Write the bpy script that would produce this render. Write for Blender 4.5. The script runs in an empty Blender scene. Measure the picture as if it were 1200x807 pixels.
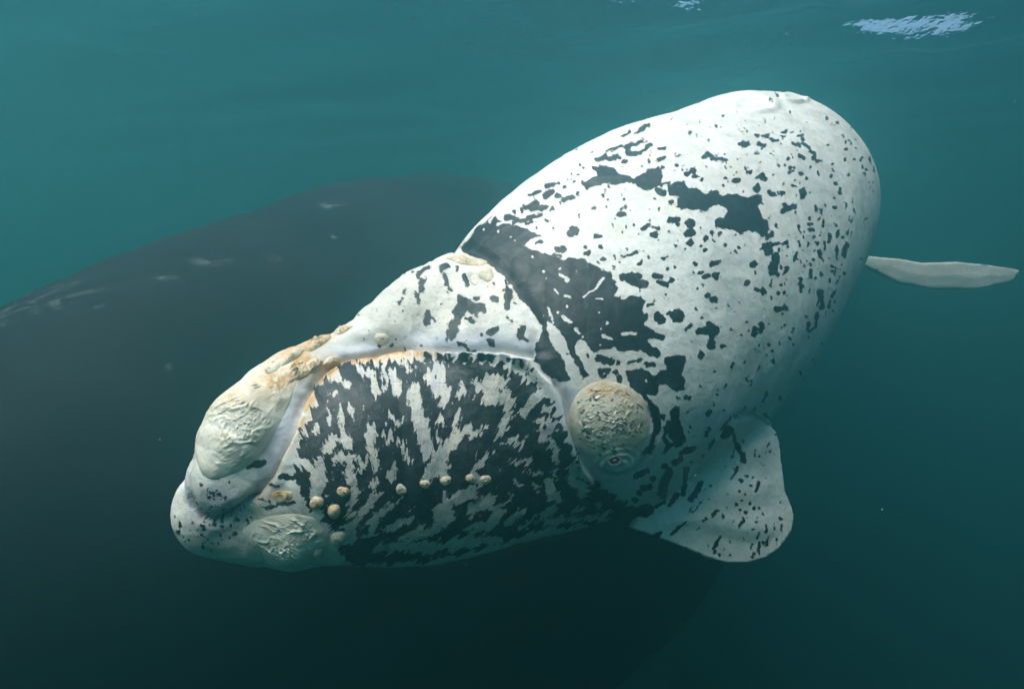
import bpy, math
import numpy as np
from mathutils import Vector
from mathutils.bvhtree import BVHTree

# ------------------------------------------------------------------ camera, world, sun, exposure
scene = bpy.context.scene
DEPTH = 3.0                      # the camera floats this far under the water surface (z = 0)
FPX = 800.0                       # focal length in photograph pixels (1200 wide, 24 mm lens)
CAM = np.array([0.0, 0.0, -DEPTH])

cam_data = bpy.data.cameras.new("camera")
cam_data.lens = 24.0
cam_data.sensor_width = 36.0
cam_data.clip_start = 0.05
cam_data.clip_end = 500.0
cam = bpy.data.objects.new("camera", cam_data)
scene.collection.objects.link(cam)
cam.location = CAM
cam.rotation_euler = (math.radians(90), 0, 0)
scene.camera = cam

SUN_TO = Vector((-0.35, -0.26, 0.90)).normalized()      # direction towards the sun
elev = math.asin(SUN_TO.z)
azim = math.atan2(SUN_TO.x, SUN_TO.y)

world = bpy.data.worlds.new("World")
scene.world = world
world.use_nodes = True
wn = world.node_tree
bg = wn.nodes["Background"]
sky = wn.nodes.new("ShaderNodeTexSky")
sky.sky_type = 'NISHITA'
sky.sun_disc = False
sky.sun_elevation = elev
sky.sun_rotation = azim
wn.links.new(sky.outputs[0], bg.inputs[0])
bg.inputs[1].default_value = 0.15

sun_data = bpy.data.lights.new("sun", 'SUN')
sun_data.energy = 5.0
sun_data.angle = math.radians(60.0)
sun_data.color = (1.0, 0.85, 0.79)
sun = bpy.data.objects.new("sun", sun_data)
scene.collection.objects.link(sun)
sun.rotation_euler = (-SUN_TO).to_track_quat('-Z', 'Y').to_euler()
sun.location = (-8, -4, 14)

vs = scene.view_settings
vs.view_transform = 'Standard'
vs.look = 'None'
vs.gamma = 1.0
vs.use_curve_mapping = False
vs.exposure = 1.45

cy = scene.cycles
cy.use_denoising = True
cy.max_bounces = 6
cy.diffuse_bounces = 3
cy.volume_bounces = 3
cy.transparent_max_bounces = 12
cy.caustics_reflective = False
cy.caustics_refractive = False
cy.sample_clamp_indirect = 4.0

COL = scene.collection
rng = np.random.default_rng(7)


# ------------------------------------------------------------------ helpers
def P(px, py, d):
    """photograph pixel + distance in front of the camera (metres) -> world point"""
    return np.array([(px - 600.0) / FPX * d, d, (403.5 - py) / FPX * d]) + CAM


def to_px(V):
    d = np.maximum(V[:, 1], 0.05)
    return 600.0 + V[:, 0] / d * FPX, 403.5 - (V[:, 2] + DEPTH) / d * FPX, d


def smooth(a, b, x):
    t = np.clip((x - a) / (b - a), 0, 1)
    return t * t * (3 - 2 * t)


def _hash(i, j, k, seed):
    h = (i * 374761393 + j * 668265263 + k * 2147483647 + seed * 974711) & 0xFFFFFFFF
    h = ((h ^ (h >> 13)) * 1274126177) & 0xFFFFFFFF
    h = ((h ^ (h >> 16)) * 2246822519) & 0xFFFFFFFF
    return ((h ^ (h >> 15)) & 0xFFFFFF).astype(np.float32) / 8388608.0 - 1.0


def vnoise(p, seed=0):
    """smooth value noise, about -1..1; p is (n, 3)"""
    f = np.floor(p)
    t = (p - f).astype(np.float32)
    f = f.astype(np.int64)
    t = t * t * t * (t * (t * 6 - 15) + 10)
    r = 0
    for a in (0, 1):
        wa = t[:, 0] if a else 1 - t[:, 0]
        for b in (0, 1):
            wb = t[:, 1] if b else 1 - t[:, 1]
            for c in (0, 1):
                wc = t[:, 2] if c else 1 - t[:, 2]
                r = r + wa * wb * wc * _hash(f[:, 0] + a, f[:, 1] + b, f[:, 2] + c, seed)
    return r


def fbm(p, seed=0, octaves=3, gain=0.5):
    r, a, s, q = 0, 1.0, 0.0, np.asarray(p, dtype=np.float64)
    for o in range(octaves):
        r = r + a * vnoise(q, seed + 31 * o)
        s += a
        a *= gain
        q = q * 2.03 + 17.3
    return r / s * 1.5


def cap_dist(x, y, c):
    x1, y1, x2, y2 = c[:4]
    dx, dy = x2 - x1, y2 - y1
    L = dx * dx + dy * dy
    t = np.clip(((x - x1) * dx + (y - y1) * dy) / L, 0, 1) if L > 1e-9 else 0.0
    return np.hypot(x - x1 - t * dx, y - y1 - t * dy)


def poly_sd(x, y, pts, margin=None):
    """signed distance to a closed polygon, positive inside"""
    if margin is not None:
        a = np.asarray(pts)
        lo, hi = a.min(0) - margin, a.max(0) + margin
        m = np.flatnonzero((x > lo[0]) & (x < hi[0]) & (y > lo[1]) & (y < hi[1]))
        out = np.full(x.shape, -float(margin))
        if len(m):
            out[m] = poly_sd(x[m], y[m], pts)
        return out
    n = len(pts)
    d = np.full(x.shape, 1e9)
    ins = np.zeros(x.shape, bool)
    for i in range(n):
        (x1, y1), (x2, y2) = pts[i], pts[(i + 1) % n]
        d = np.minimum(d, cap_dist(x, y, (x1, y1, x2, y2)))
        cr = (y1 > y) != (y2 > y)
        if y1 != y2:
            ins ^= cr & (x < (x2 - x1) * (y - y1) / (y2 - y1) + x1)
    return np.where(ins, d, -d)


def polyline_d(x, y, pts):
    """distance to an open polyline and the arc length of the nearest point"""
    d = np.full(x.shape, 1e9)
    s = np.zeros(x.shape)
    acc = 0.0
    for (x1, y1), (x2, y2) in zip(pts[:-1], pts[1:]):
        dx, dy = x2 - x1, y2 - y1
        L = math.hypot(dx, dy)
        t = np.clip(((x - x1) * dx + (y - y1) * dy) / (L * L), 0, 1)
        q = np.hypot(x - x1 - t * dx, y - y1 - t * dy)
        m = q < d
        d = np.where(m, q, d)
        s = np.where(m, acc + t * L, s)
        acc += L
    return d, s


def spline(ctrl, n):
    """Catmull-Rom through rows of ctrl"""
    c = np.asarray(ctrl, float)
    c = np.vstack([2 * c[0] - c[1], c, 2 * c[-1] - c[-2]])
    out = []
    segs = len(c) - 3
    for u in np.linspace(0, segs - 1e-6, n):
        i = int(u)
        t = u - i
        a, b, d, e = c[i], c[i + 1], c[i + 2], c[i + 3]
        out.append(0.5 * (2 * b + (d - a) * t + (2 * a - 5 * b + 4 * d - e) * t * t + (3 * b - a - 3 * d + e) * t ** 3))
    return np.array(out)


def chain(rows, n):
    """rows of (px, py, depth, radius m) -> resampled (x, y, z, r)"""
    return spline([list(P(a, b, c)) + [r] for a, b, c, r in rows], n)


def sd_chain(V, ch):
    best = np.full(len(V), 1e9)
    for a, b in zip(ch[:-1], ch[1:]):
        ab = b[:3] - a[:3]
        pa = V - a[:3]
        t = np.clip(pa @ ab / (ab @ ab), 0, 1)
        q = np.sqrt(((pa - t[:, None] * ab) ** 2).sum(1)) - (a[3] + t * (b[3] - a[3]))
        np.minimum(best, q, out=best)
    return best


def smin(a, b, k):
    h = np.clip(0.5 + 0.5 * (b - a) / k, 0, 1)
    return b + (a - b) * h - k * h * (1 - h)


class Blade:
    """a thin rounded plate (flipper, fluke) bounded by a polygon in its own plane"""

    def __init__(self, o, ux, uy, pts, th0, th1, far, edge=0.35):
        self.o = o
        self.ux = ux / np.linalg.norm(ux)
        n = np.cross(self.ux, uy)
        self.n = n / np.linalg.norm(n)
        self.uy = np.cross(self.n, self.ux)
        self.pts = pts
        self.edge = edge
        self.th = (th0, th1, far)

    def local(self, V):
        q = V - self.o
        return q @ self.ux, q @ self.uy, q @ self.n

    def sd(self, V):
        a, b, c = self.local(V)
        e = -poly_sd(a, b, self.pts)
        th0, th1, far = self.th
        th = th0 + (th1 - th0) * np.clip(np.hypot(a, b) / far, 0, 1)
        th = th * (self.edge + (1 - self.edge) * smooth(0.0, 0.16, -e))
        w = np.abs(c) - th
        return np.minimum(np.maximum(e, w), 0) + np.hypot(np.maximum(e, 0), np.maximum(w, 0))


def surface_nets(sdf, to_world, shape, cell_world, stride=4):
    """polygonise sdf on a grid; to_world maps grid coordinates (n, 3) to points"""
    nx, ny, nz = shape
    cs = [np.arange(0, s + stride, stride) for s in shape]
    G = np.stack(np.meshgrid(*cs, indexing='ij'), -1).reshape(-1, 3).astype(float)
    W = to_world(G)
    f = sdf(W)
    near = (np.abs(f) < cell_world(W) * stride * 1.6).reshape([len(c) for c in cs])
    sg = f.reshape(near.shape)
    for ax in range(3):
        a = near.copy()
        sl = [slice(None)] * 3
        sl[ax] = slice(1, None)
        sr = [slice(None)] * 3
        sr[ax] = slice(None, -1)
        a[tuple(sl)] |= near[tuple(sr)]
        a[tuple(sr)] |= near[tuple(sl)]
        near = a
    ii = [np.minimum((np.arange(s) + stride // 2) // stride, len(c) - 1) for s, c in zip(shape, cs)]
    F = sg[np.ix_(*ii)].astype(np.float32)
    M = near[np.ix_(*ii)]
    idx = np.argwhere(M)
    F[M] = sdf(to_world(idx.astype(float)))
    S = F < 0
    cnt = np.zeros((nx - 1, ny - 1, nz - 1), np.int8)
    for a in (0, 1):
        for b in (0, 1):
            for c in (0, 1):
                cnt += S[a:nx - 1 + a, b:ny - 1 + b, c:nz - 1 + c]
    act = (cnt > 0) & (cnt < 8)
    cells = np.argwhere(act)
    vid = np.full(act.shape, -1, np.int64)
    vid[act] = np.arange(len(cells))
    pos = np.zeros((len(cells), 3))
    num = np.zeros(len(cells))
    corners = [(a, b, c) for a in (0, 1) for b in (0, 1) for c in (0, 1)]
    for i, c0 in enumerate(corners):
        for c1 in corners[i + 1:]:
            if sum(abs(u - v) for u, v in zip(c0, c1)) != 1:
                continue
            f0 = F[tuple((cells + c0).T)].astype(float)
            f1 = F[tuple((cells + c1).T)].astype(float)
            m = (f0 < 0) != (f1 < 0)
            t = np.where(m, f0 / np.where(m, f0 - f1, 1), 0)
            pos += m[:, None] * (np.array(c0) + t[:, None] * (np.array(c1) - np.array(c0)))
            num += m
    V = to_world(cells + pos / num[:, None])
    quads = []
    for ax in range(3):
        u, v = (ax + 1) % 3, (ax + 2) % 3
        a = [slice(1, -1)] * 3
        b = [slice(1, -1)] * 3
        a[ax] = slice(0, -1)
        b[ax] = slice(1, None)
        s0, s1 = S[tuple(a)], S[tuple(b)]
        e = np.argwhere(s0 != s1)
        off = np.ones(3, int)
        off[ax] = 0
        base = e + off
        du = np.zeros(3, int)
        du[u] = 1
        dv = np.zeros(3, int)
        dv[v] = 1
        q = np.stack([vid[tuple(k.T)] for k in (base - du - dv, base - dv, base, base - du)], 1)
        flip = ~s0[tuple(e.T)]
        q[flip] = q[flip][:, ::-1]
        quads.append(q)
    Q = np.vstack(quads)
    Q = Q[(Q >= 0).all(1)]
    return V, Q


def subdivide(V, Q):
    n = len(V)
    E = np.sort(np.stack([Q, np.roll(Q, -1, 1)], -1).reshape(-1, 2), 1)
    key, inv = np.unique(E[:, 0] * n + E[:, 1], return_inverse=True)
    mid = (V[key // n] + V[key % n]) / 2
    cen = V[Q].mean(1)
    m = (n + inv).reshape(-1, 4)
    c = n + len(key) + np.arange(len(Q))
    Q2 = np.vstack([np.stack([Q[:, k], m[:, k], c, m[:, (k + 3) % 4]], 1) for k in range(4)])
    return np.vstack([V, mid, cen]), Q2


def normals(V, Q):
    fn = np.cross(V[Q[:, 2]] - V[Q[:, 0]], V[Q[:, 3]] - V[Q[:, 1]])
    N = np.stack([np.bincount(Q.ravel(), np.repeat(fn[:, k], 4), len(V)) for k in range(3)], 1)
    return N / np.maximum(np.linalg.norm(N, axis=1), 1e-12)[:, None]


def relax(V, Q, it=1):
    for _ in range(it):
        A = np.zeros_like(V)
        c = np.zeros(len(V))
        for k in range(4):
            a, b = Q[:, k], Q[:, (k + 1) % 4]
            for d in range(3):
                A[:, d] += np.bincount(a, V[b, d], len(V)) + np.bincount(b, V[a, d], len(V))
            c += np.bincount(a, minlength=len(V)) + np.bincount(b, minlength=len(V))
        V = 0.5 * V + 0.5 * A / c[:, None]
    return V


def make_mesh(name, V, Q, attrs=None):
    me = bpy.data.meshes.new(name)
    V = np.asarray(V, np.float32)
    Q = np.asarray(Q, np.int32)
    k = Q.shape[1]
    me.vertices.add(len(V))
    me.vertices.foreach_set("co", V.ravel())
    me.loops.add(Q.size)
    me.loops.foreach_set("vertex_index", Q.ravel())
    me.polygons.add(len(Q))
    me.polygons.foreach_set("loop_start", np.arange(0, Q.size, k, dtype=np.int32))
    me.update(calc_edges=True)
    me.validate()
    for an, av in (attrs or {}).items():
        at = me.attributes.new(an, 'FLOAT', 'POINT')
        at.data.foreach_set("value", np.asarray(av, np.float32))
    me.shade_smooth()
    return me


def link(name, me, mat, parent=None):
    o = bpy.data.objects.new(name, me)
    COL.objects.link(o)
    if mat:
        me.materials.append(mat)
    if parent:
        o.parent = parent
        o.matrix_parent_inverse = parent.matrix_world.inverted()
    return o


def empty(name, loc):
    o = bpy.data.objects.new(name, None)
    COL.objects.link(o)
    o.location = loc
    o.empty_display_size = 0.2
    bpy.context.view_layer.update()
    return o


# ------------------------------------------------------------------ materials
class NT:
    def __init__(self, name):
        self.mat = bpy.data.materials.new(name)
        self.mat.use_nodes = True
        self.t = self.mat.node_tree
        self.t.nodes.clear()
        self.out = self.t.nodes.new("ShaderNodeOutputMaterial")

    def n(self, kind, **kw):
        nd = self.t.nodes.new(kind)
        for k, v in kw.items():
            if k.startswith("i_"):
                key = k[2:]
                nd.inputs[int(key) if key.isdigit() else key.replace("_", " ")].default_value = v
            else:
                setattr(nd, k, v)
        return nd

    def l(self, a, b):
        self.t.links.new(a, b)

    def attr(self, name):
        return self.n("ShaderNodeAttribute", attribute_name=name).outputs["Fac"]

    def noise(self, scale, detail=3.0, rough=0.55, vec=None):
        nd = self.n("ShaderNodeTexNoise", i_Scale=scale, i_Detail=detail, i_Roughness=rough)
        if vec is not None:
            self.l(vec, nd.inputs["Vector"])
        return nd.outputs["Fac"]

    def ramp(self, fac, a, b, lo=0.0, hi=1.0):
        nd = self.n("ShaderNodeMapRange", interpolation_type='SMOOTHSTEP')
        self.l(fac, nd.inputs["Value"])
        for k, v in zip((1, 2, 3, 4), (a, b, lo, hi)):
            nd.inputs[k].default_value = v
        return nd.outputs["Result"]

    def math(self, op, a, b=None):
        nd = self.n("ShaderNodeMath", operation=op)
        for i, s in enumerate((a, b)):
            if s is None:
                continue
            if isinstance(s, (int, float)):
                nd.inputs[i].default_value = s
            else:
                self.l(s, nd.inputs[i])
        return nd.outputs[0]

    def mix(self, fac, a, b):
        nd = self.n("ShaderNodeMix", data_type='RGBA')
        for s, k in ((fac, 0), (a, 6), (b, 7)):
            if isinstance(s, (int, float)):
                nd.inputs[k].default_value = s
            elif isinstance(s, tuple):
                nd.inputs[k].default_value = (*s, 1.0)
            else:
                self.l(s, nd.inputs[k])
        return nd.outputs[2]

    def obj(self):
        return self.n("ShaderNodeTexCoord").outputs["Object"]

    def principled(self, color, rough, bump=None, strength=0.3, dist=0.004, spec=0.35):
        b = self.n("ShaderNodeBsdfPrincipled")
        if isinstance(color, tuple):
            b.inputs["Base Color"].default_value = (*color, 1)
        else:
            self.l(color, b.inputs["Base Color"])
        if isinstance(rough, float):
            b.inputs["Roughness"].default_value = rough
        else:
            self.l(rough, b.inputs["Roughness"])
        b.inputs["Specular IOR Level"].default_value = spec
        if bump is not None:
            bp = self.n("ShaderNodeBump", i_Strength=strength, i_Distance=dist)
            self.l(bump, bp.inputs["Height"])
            self.l(bp.outputs[0], b.inputs["Normal"])
        self.l(b.outputs[0], self.out.inputs["Surface"])
        return b


def skin_material():
    m = NT("calf_skin")
    v = m.obj()
    pale = m.mix(m.ramp(m.noise(5, 4, 0.6, v), 0.35, 0.7), (0.74, 0.72, 0.68), (0.60, 0.58, 0.54))
    pale = m.mix(m.ramp(m.noise(38, 5, 0.65, v), 0.42, 0.72, 0, 0.6), pale, (0.50, 0.485, 0.465))
    pale = m.mix(m.ramp(m.noise(150, 2, 0.5, v), 0.62, 0.74, 0, 0.55), pale, (0.34, 0.335, 0.33))
    pale = m.mix(m.ramp(m.noise(9, 3, 0.5, v), 0.54, 0.74, 0, 0.6), pale, (0.62, 0.55, 0.43))
    pale = m.mix(m.math('MULTIPLY', m.attr("tan"), 0.85), pale, m.mix(m.ramp(m.noise(7, 4, 0.6, v), 0.3, 0.7), (0.54, 0.49, 0.40), (0.43, 0.405, 0.365)))
    pale = m.mix(m.math('MULTIPLY', m.attr("tan"), m.ramp(m.noise(95, 4, 0.7, v), 0.52, 0.66, 0, 0.75)), pale, (0.20, 0.20, 0.20))
    # lilac grey soft skin, plus shade painted into folds and grooves
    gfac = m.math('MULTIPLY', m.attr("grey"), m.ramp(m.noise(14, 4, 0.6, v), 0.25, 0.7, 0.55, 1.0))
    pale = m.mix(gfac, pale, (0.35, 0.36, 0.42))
    # orange lice growth
    ofac = m.math('MULTIPLY', m.attr("orange"), m.ramp(m.noise(60, 3, 0.7, v), 0.36, 0.56, 0.15, 1.0))
    pale = m.mix(ofac, pale, (0.55, 0.31, 0.12))
    dk = m.mix(m.ramp(m.noise(20, 5, 0.65, v), 0.4, 0.8), (0.009, 0.010, 0.014), (0.030, 0.033, 0.040))
    scr = m.n("ShaderNodeMapping", i_Scale=(7, 40, 60), i_Rotation=(0.3, 0.5, 0.4))
    m.l(v, scr.inputs[0])
    dk = m.mix(m.ramp(m.noise(2.5, 3, 0.6, scr.outputs[0]), 0.62, 0.75, 0, 0.5), dk, (0.10, 0.105, 0.118))
    edge = m.math('ADD', m.attr("dark"), m.math('MULTIPLY', m.math('SUBTRACT', m.noise(110, 3, 0.6, v), 0.5), 3.2))
    fe = m.math('MULTIPLY', m.math('SUBTRACT', m.noise(150, 5, 0.7, v), 0.5), 9.0)
    edge = m.math('ADD', edge, m.math('MULTIPLY', m.attr("tan"), fe))
    dfac = m.ramp(edge, -0.7, 0.7)
    col = m.mix(dfac, pale, dk)
    h = m.math('ADD', m.noise(55, 5, 0.6, v), m.math('MULTIPLY', m.noise(210, 3, 0.6, v), 0.35))
    h = m.math('ADD', h, m.math('MULTIPLY', dfac, 0.18))
    rough = m.ramp(m.noise(30, 3, 0.6, v), 0.3, 0.7, 0.42, 0.62)
    m.principled(col, rough, h, 0.38, 0.008)
    return m.mat


def callosity_material():
    m = NT("callosity_crust")
    v = m.obj()
    c = m.mix(m.ramp(m.noise(16, 4, 0.6, v), 0.35, 0.7), (0.60, 0.55, 0.44), (0.66, 0.63, 0.56))
    c = m.mix(m.math('MULTIPLY', m.attr("orange"), m.ramp(m.noise(55, 4, 0.7, v), 0.35, 0.6, 0.25, 1.0)), c, (0.50, 0.30, 0.12))
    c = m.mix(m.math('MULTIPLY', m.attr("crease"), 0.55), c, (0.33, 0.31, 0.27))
    c = m.mix(m.ramp(m.attr("dark"), -0.5, 0.5), c, (0.085, 0.09, 0.085))
    h = m.math('ADD', m.noise(70, 5, 0.65, v), m.math('MULTIPLY', m.noise(260, 3, 0.6, v), 0.4))
    m.principled(c, 0.55, h, 0.3, 0.005, 0.3)
    return m.mat


def mother_material():
    m = NT("mother_skin")
    v = m.obj()
    c = m.mix(m.ramp(m.noise(1.1, 4, 0.55, v), 0.35, 0.7), (0.006, 0.008, 0.011), (0.011, 0.013, 0.017))
    st = m.n("ShaderNodeMapping", i_Scale=(0.5, 0.6, 9), i_Rotation=(0.0, 0.3, 0.6))
    m.l(v, st.inputs[0])
    c = m.mix(m.ramp(m.noise(3, 4, 0.6, st.outputs[0]), 0.64, 0.8, 0, 0.4), c, (0.03, 0.033, 0.037))
    mk = m.math('MULTIPLY', m.attr("mark"), m.ramp(m.noise(11, 4, 0.7, v), 0.42, 0.62, 0.0, 1.0))
    c = m.mix(mk, c, (0.10, 0.105, 0.11))
    m.principled(c, 0.7, m.noise(9, 5, 0.6, v), 0.12, 0.01, 0.08)
    return m.mat


def plain(name, col, rough, spec=0.5):
    m = NT(name)
    m.principled(m.mix(m.noise(30, 3, 0.5, m.obj()), tuple(c * 0.8 for c in col), col), rough, None, spec=spec)
    return m.mat


def water_surface_material():
    m = NT("water_surface")
    v = m.n("ShaderNodeNewGeometry").outputs["Position"]
    h = m.math('ADD', m.noise(1.6, 5, 0.55, v), m.math('MULTIPLY', m.noise(7, 3, 0.5, v), 0.18))
    bp = m.n("ShaderNodeBump", i_Strength=0.5, i_Distance=0.10)
    m.l(h, bp.inputs["Height"])
    fr = m.n("ShaderNodeFresnel", i_IOR=1.333)
    m.l(bp.outputs[0], fr.inputs["Normal"])
    tr = m.n("ShaderNodeBsdfTransparent")
    gl = m.n("ShaderNodeBsdfGlossy", i_Roughness=0.08)
    gl.inputs["Color"].default_value = (1, 1, 1, 1)
    m.l(bp.outputs[0], gl.inputs["Normal"])
    mx = m.n("ShaderNodeMixShader")
    m.l(fr.outputs[0], mx.inputs[0])
    m.l(tr.outputs[0], mx.inputs[1])
    m.l(gl.outputs[0], mx.inputs[2])
    m.l(mx.outputs[0], m.out.inputs["Surface"])
    return m.mat


MAT_SKIN = skin_material()
MAT_CALLOSITY = callosity_material()
MAT_MOTHER = mother_material()
MAT_EYE = plain("eye_dark", (0.012, 0.010, 0.012), 0.12)
MAT_LID = plain("eyelid_skin", (0.10, 0.105, 0.11), 0.4)


# ------------------------------------------------------------------ water surface, seabed, haze
def water_surface():
    u = np.linspace(-1, 1, 361)
    k = np.sinh(u * 3.4) / np.sinh(3.4) * 60
    X, Y = np.meshgrid(k + 2.5, k + 6.0, indexing='ij')
    p = np.stack([X.ravel(), Y.ravel(), np.zeros(X.size)], 1)
    r = np.hypot(p[:, 0] - 2.5, p[:, 1] - 6)
    q = p.copy()
    q[:, 0] += 0.5 * q[:, 1]
    h = 0.055 * fbm(q * (0.55, 0.95, 1), 3, 3) + 0.022 * np.sin(2.1 * q[:, 0] + 3.1 * p[:, 1] + 1.5 * vnoise(p * 0.6, 8))
    h += 0.016 * fbm(p * 3.1, 12, 3)
    gust = 0.3 + 1.0 * smooth(0.5, 3.5, p[:, 0]) * smooth(7.4, 6.4, p[:, 1])
    h = h * (0.6 + 0.4 * gust) + gust * 0.05 * np.sin(1.2 * p[:, 0] + 4.6 * p[:, 1] + 2.2 * vnoise(p * 0.8 + 3, 18))
    h += gust * 0.012 * np.sin(-2.2 * p[:, 0] + 9.5 * p[:, 1] + 3.0 * vnoise(p * 1.3 + 9, 28))
    p[:, 2] = h * (1 - smooth(14, 45, r))
    n = len(k)
    i = np.arange(n * n).reshape(n, n)
    Q = np.stack([i[:-1, :-1], i[1:, :-1], i[1:, 1:], i[:-1, 1:]], -1).reshape(-1, 4)
    o = link("water_surface", make_mesh("water_surface", p, Q), water_surface_material())
    o["kind"] = "structure"
    return o


def seabed():
    k = np.linspace(-43, 43, 121)
    X, Y = np.meshgrid(k, k, indexing='ij')
    p = np.stack([X.ravel(), Y.ravel(), np.zeros(X.size)], 1)
    p[:, 2] = -19.5 + 0.5 * fbm(p * 0.12, 5, 4)
    i = np.arange(p.shape[0]).reshape(121, 121)
    Q = np.stack([i[:-1, :-1], i[1:, :-1], i[1:, 1:], i[:-1, 1:]], -1).reshape(-1, 4)
    m = NT("seabed_sand")
    v = m.obj()
    m.principled(m.mix(m.noise(1.3, 5, 0.6, v), (0.10, 0.095, 0.075), (0.20, 0.18, 0.14)), 0.9, m.noise(4, 5, 0.6, v), 0.5, 0.05)
    o = link("seabed", make_mesh("seabed", p, Q), m.mat)
    o["kind"] = "structure"


def haze():
    lo, hi = np.array([-45, -45, -21.5]), np.array([45, 45, -0.20])
    p = np.array([[(lo, hi)[a][0], (lo, hi)[b][1], (lo, hi)[c][2]] for a in (0, 1) for b in (0, 1) for c in (0, 1)])
    Q = np.array([[0, 1, 3, 2], [4, 6, 7, 5], [0, 4, 5, 1], [2, 3, 7, 6], [0, 2, 6, 4], [1, 5, 7, 3]])
    m = NT("sea_haze")
    vol = m.n("ShaderNodeVolumePrincipled")
    vol.inputs["Color"].default_value = (0.08, 0.33, 0.355, 1)
    vol.inputs["Absorption Color"].default_value = (0.07, 0.16, 0.14, 1)
    vol.inputs["Density"].default_value = 0.23
    vol.inputs["Anisotropy"].default_value = 0.8
    m.l(vol.outputs[0], m.out.inputs["Volume"])
    me = make_mesh("haze", p, Q)
    o = link("haze", me, m.mat)
    o["kind"] = "stuff"
    o["label"] = "blue green sea water fading everything far off"
    o["category"] = "water haze"


water_surface()
seabed()
haze()

# ------------------------------------------------------------------ the white calf: shape
BODY = chain([(520, 490, 2.26, .30), (640, 447, 2.45, .515), (700, 395, 2.75, .655), (765, 345, 3.15, .745),
              (830, 293, 3.7, .745), (884, 247, 4.2, .685), (918, 255, 4.8, .55), (935, 282, 5.6, .38),
              (952, 303, 6.4, .23), (972, 306, 7.1, .13)], 34)
JAW = chain([(262, 597, 1.86, .128), (325, 602, 1.9, .145), (400, 547, 2.0, .275), (490, 538, 2.13, .318),
             (570, 527, 2.26, .315), (640, 490, 2.42, .38)], 14)
FARLIP = chain([(272, 580, 1.98, .12), (350, 510, 2.3, .18), (470, 480, 2.55, .24), (570, 460, 2.68, .3)], 8)
ROSTRUM = chain([(268, 560, 1.80, .104), (310, 500, 1.88, .132), (360, 455, 2.0, .128), (420, 425, 2.13, .118),
                 (480, 395, 2.25, .168), (530, 367, 2.35, .19), (590, 385, 2.45, .25)], 14)


def blade_from_px(o, ax, ay, outline, th0, th1, far, edge=0.35):
    """outline in photograph pixels, laid on the plane through three points"""
    o, ax, ay = P(*o), P(*ax), P(*ay)
    b = Blade(o, ax - o, ay - o, [], th0, th1, far, edge)
    pts = []
    for px, py in outline:
        r = P(px, py, 1.0) - CAM
        t = ((b.o - CAM) @ b.n) / (r @ b.n)
        a, c, _ = b.local((CAM + r * t)[None])
        pts.append((float(a[0]), float(c[0])))
    b.pts = pts
    return b


FIN_PX = [(748, 606), (738, 617), (766, 628), (800, 641), (830, 654), (852, 659), (876, 658), (897, 652), (915, 638), (926, 620),
          (929, 604), (925, 590), (918, 575), (914, 548), (912, 520), (909, 508), (902, 500), (890, 491), (872, 489),
          (856, 491), (846, 505), (832, 530), (815, 560), (780, 590)]
FIN = blade_from_px((790, 590, 2.46), (925, 610, 2.62), (868, 495, 2.61), FIN_PX, 0.05, 0.034, 0.45)

FLUKE = blade_from_px((968, 306, 7.05), (1190, 318, 6.95), (1080, 286, 7.0),
                      [(950, 296), (1000, 296), (1020, 301), (1050, 304), (1080, 309), (1120, 307), (1160, 311), (1194, 317), (1184, 330),
                       (1140, 340), (1090, 339), (1050, 331), (1020, 316), (990, 304), (950, 306)], 0.07, 0.055, 1.5, 0.8)
FLUKE2 = blade_from_px((968, 306, 7.05), (1190, 318, 6.95), (1080, 286, 7.0),
                       [(955, 296), (905, 295), (855, 298), (815, 300), (775, 304), (745, 312), (770, 318), (810, 325), (850, 325),
                        (890, 317), (920, 308), (955, 308)], 0.07, 0.055, 1.5, 0.8)


def sd_calf(V):
    d = sd_chain(V, BODY)
    head = V[:, 1] < 3.3
    H = V[head]
    if len(H):
        j = smin(sd_chain(H, JAW), sd_chain(H, FARLIP), 0.06)
        r = sd_chain(H, ROSTRUM)
        h = smin(j, r, 0.022)
        b = smin(d[head], h, 0.05)
        b = smin(b, FIN.sd(H), 0.05)
        d[head] = b
    t = V[:, 1] > 5.2
    T = V[t]
    if len(T):
        d[t] = smin(smin(d[t], FLUKE.sd(T), 0.08), FLUKE2.sd(T), 0.08)
    return d


STEP, PX0, PY0, D0, DZ = 5.0, 180.0, 85.0, 1.5, 9.0
SH = (210, 122, int(math.log(8.4 / D0) * FPX / DZ))


def warp(G):
    d = D0 * np.exp(G[:, 2] * DZ / FPX)
    return np.stack([(PX0 + G[:, 0] * STEP - 600) / FPX * d, d, (403.5 - PY0 - G[:, 1] * STEP) / FPX * d], 1) + CAM


def build_calf_surface():
    V, Q = surface_nets(sd_calf, warp, SH, lambda W: W[:, 1] * DZ / FPX)
    N = normals(V, Q)
    V = V - N * sd_calf(V)[:, None]
    V = relax(V, Q, 1)
    V, Q = subdivide(V, Q)
    V = V - normals(V, Q) * sd_calf(V)[:, None]
    V = relax(V, Q, 1)
    V, Q = subdivide(V, Q)
    V = V - normals(V, Q) * sd_calf(V)[:, None] * 0.9
    return relax(V, Q, 1), Q


# ------------------------------------------------------------------ the white calf: lines and marks read off the photograph
LIP = [(700, 578), (694, 560), (683, 547), (672, 526), (664, 500), (659, 469), (647.5, 450), (631, 434), (621.5, 421),
       (610, 419), (590, 414), (564, 413), (541, 413), (510, 414), (497, 414), (460, 415), (441.5, 419.5), (410, 424),
       (391, 433.5), (378, 444.6), (369, 459.5), (358, 480), (348.6, 508), (335.6, 530), (322, 558.5), (304, 579),
       (283, 595), (265, 607), (252, 610.6), (236.5, 606.7), (225, 595), (219.5, 574), (217, 556), (221, 538)]
LIP_IN = LIP + [(190, 530), (190, 720), (720, 720), (720, 600)]

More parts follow.
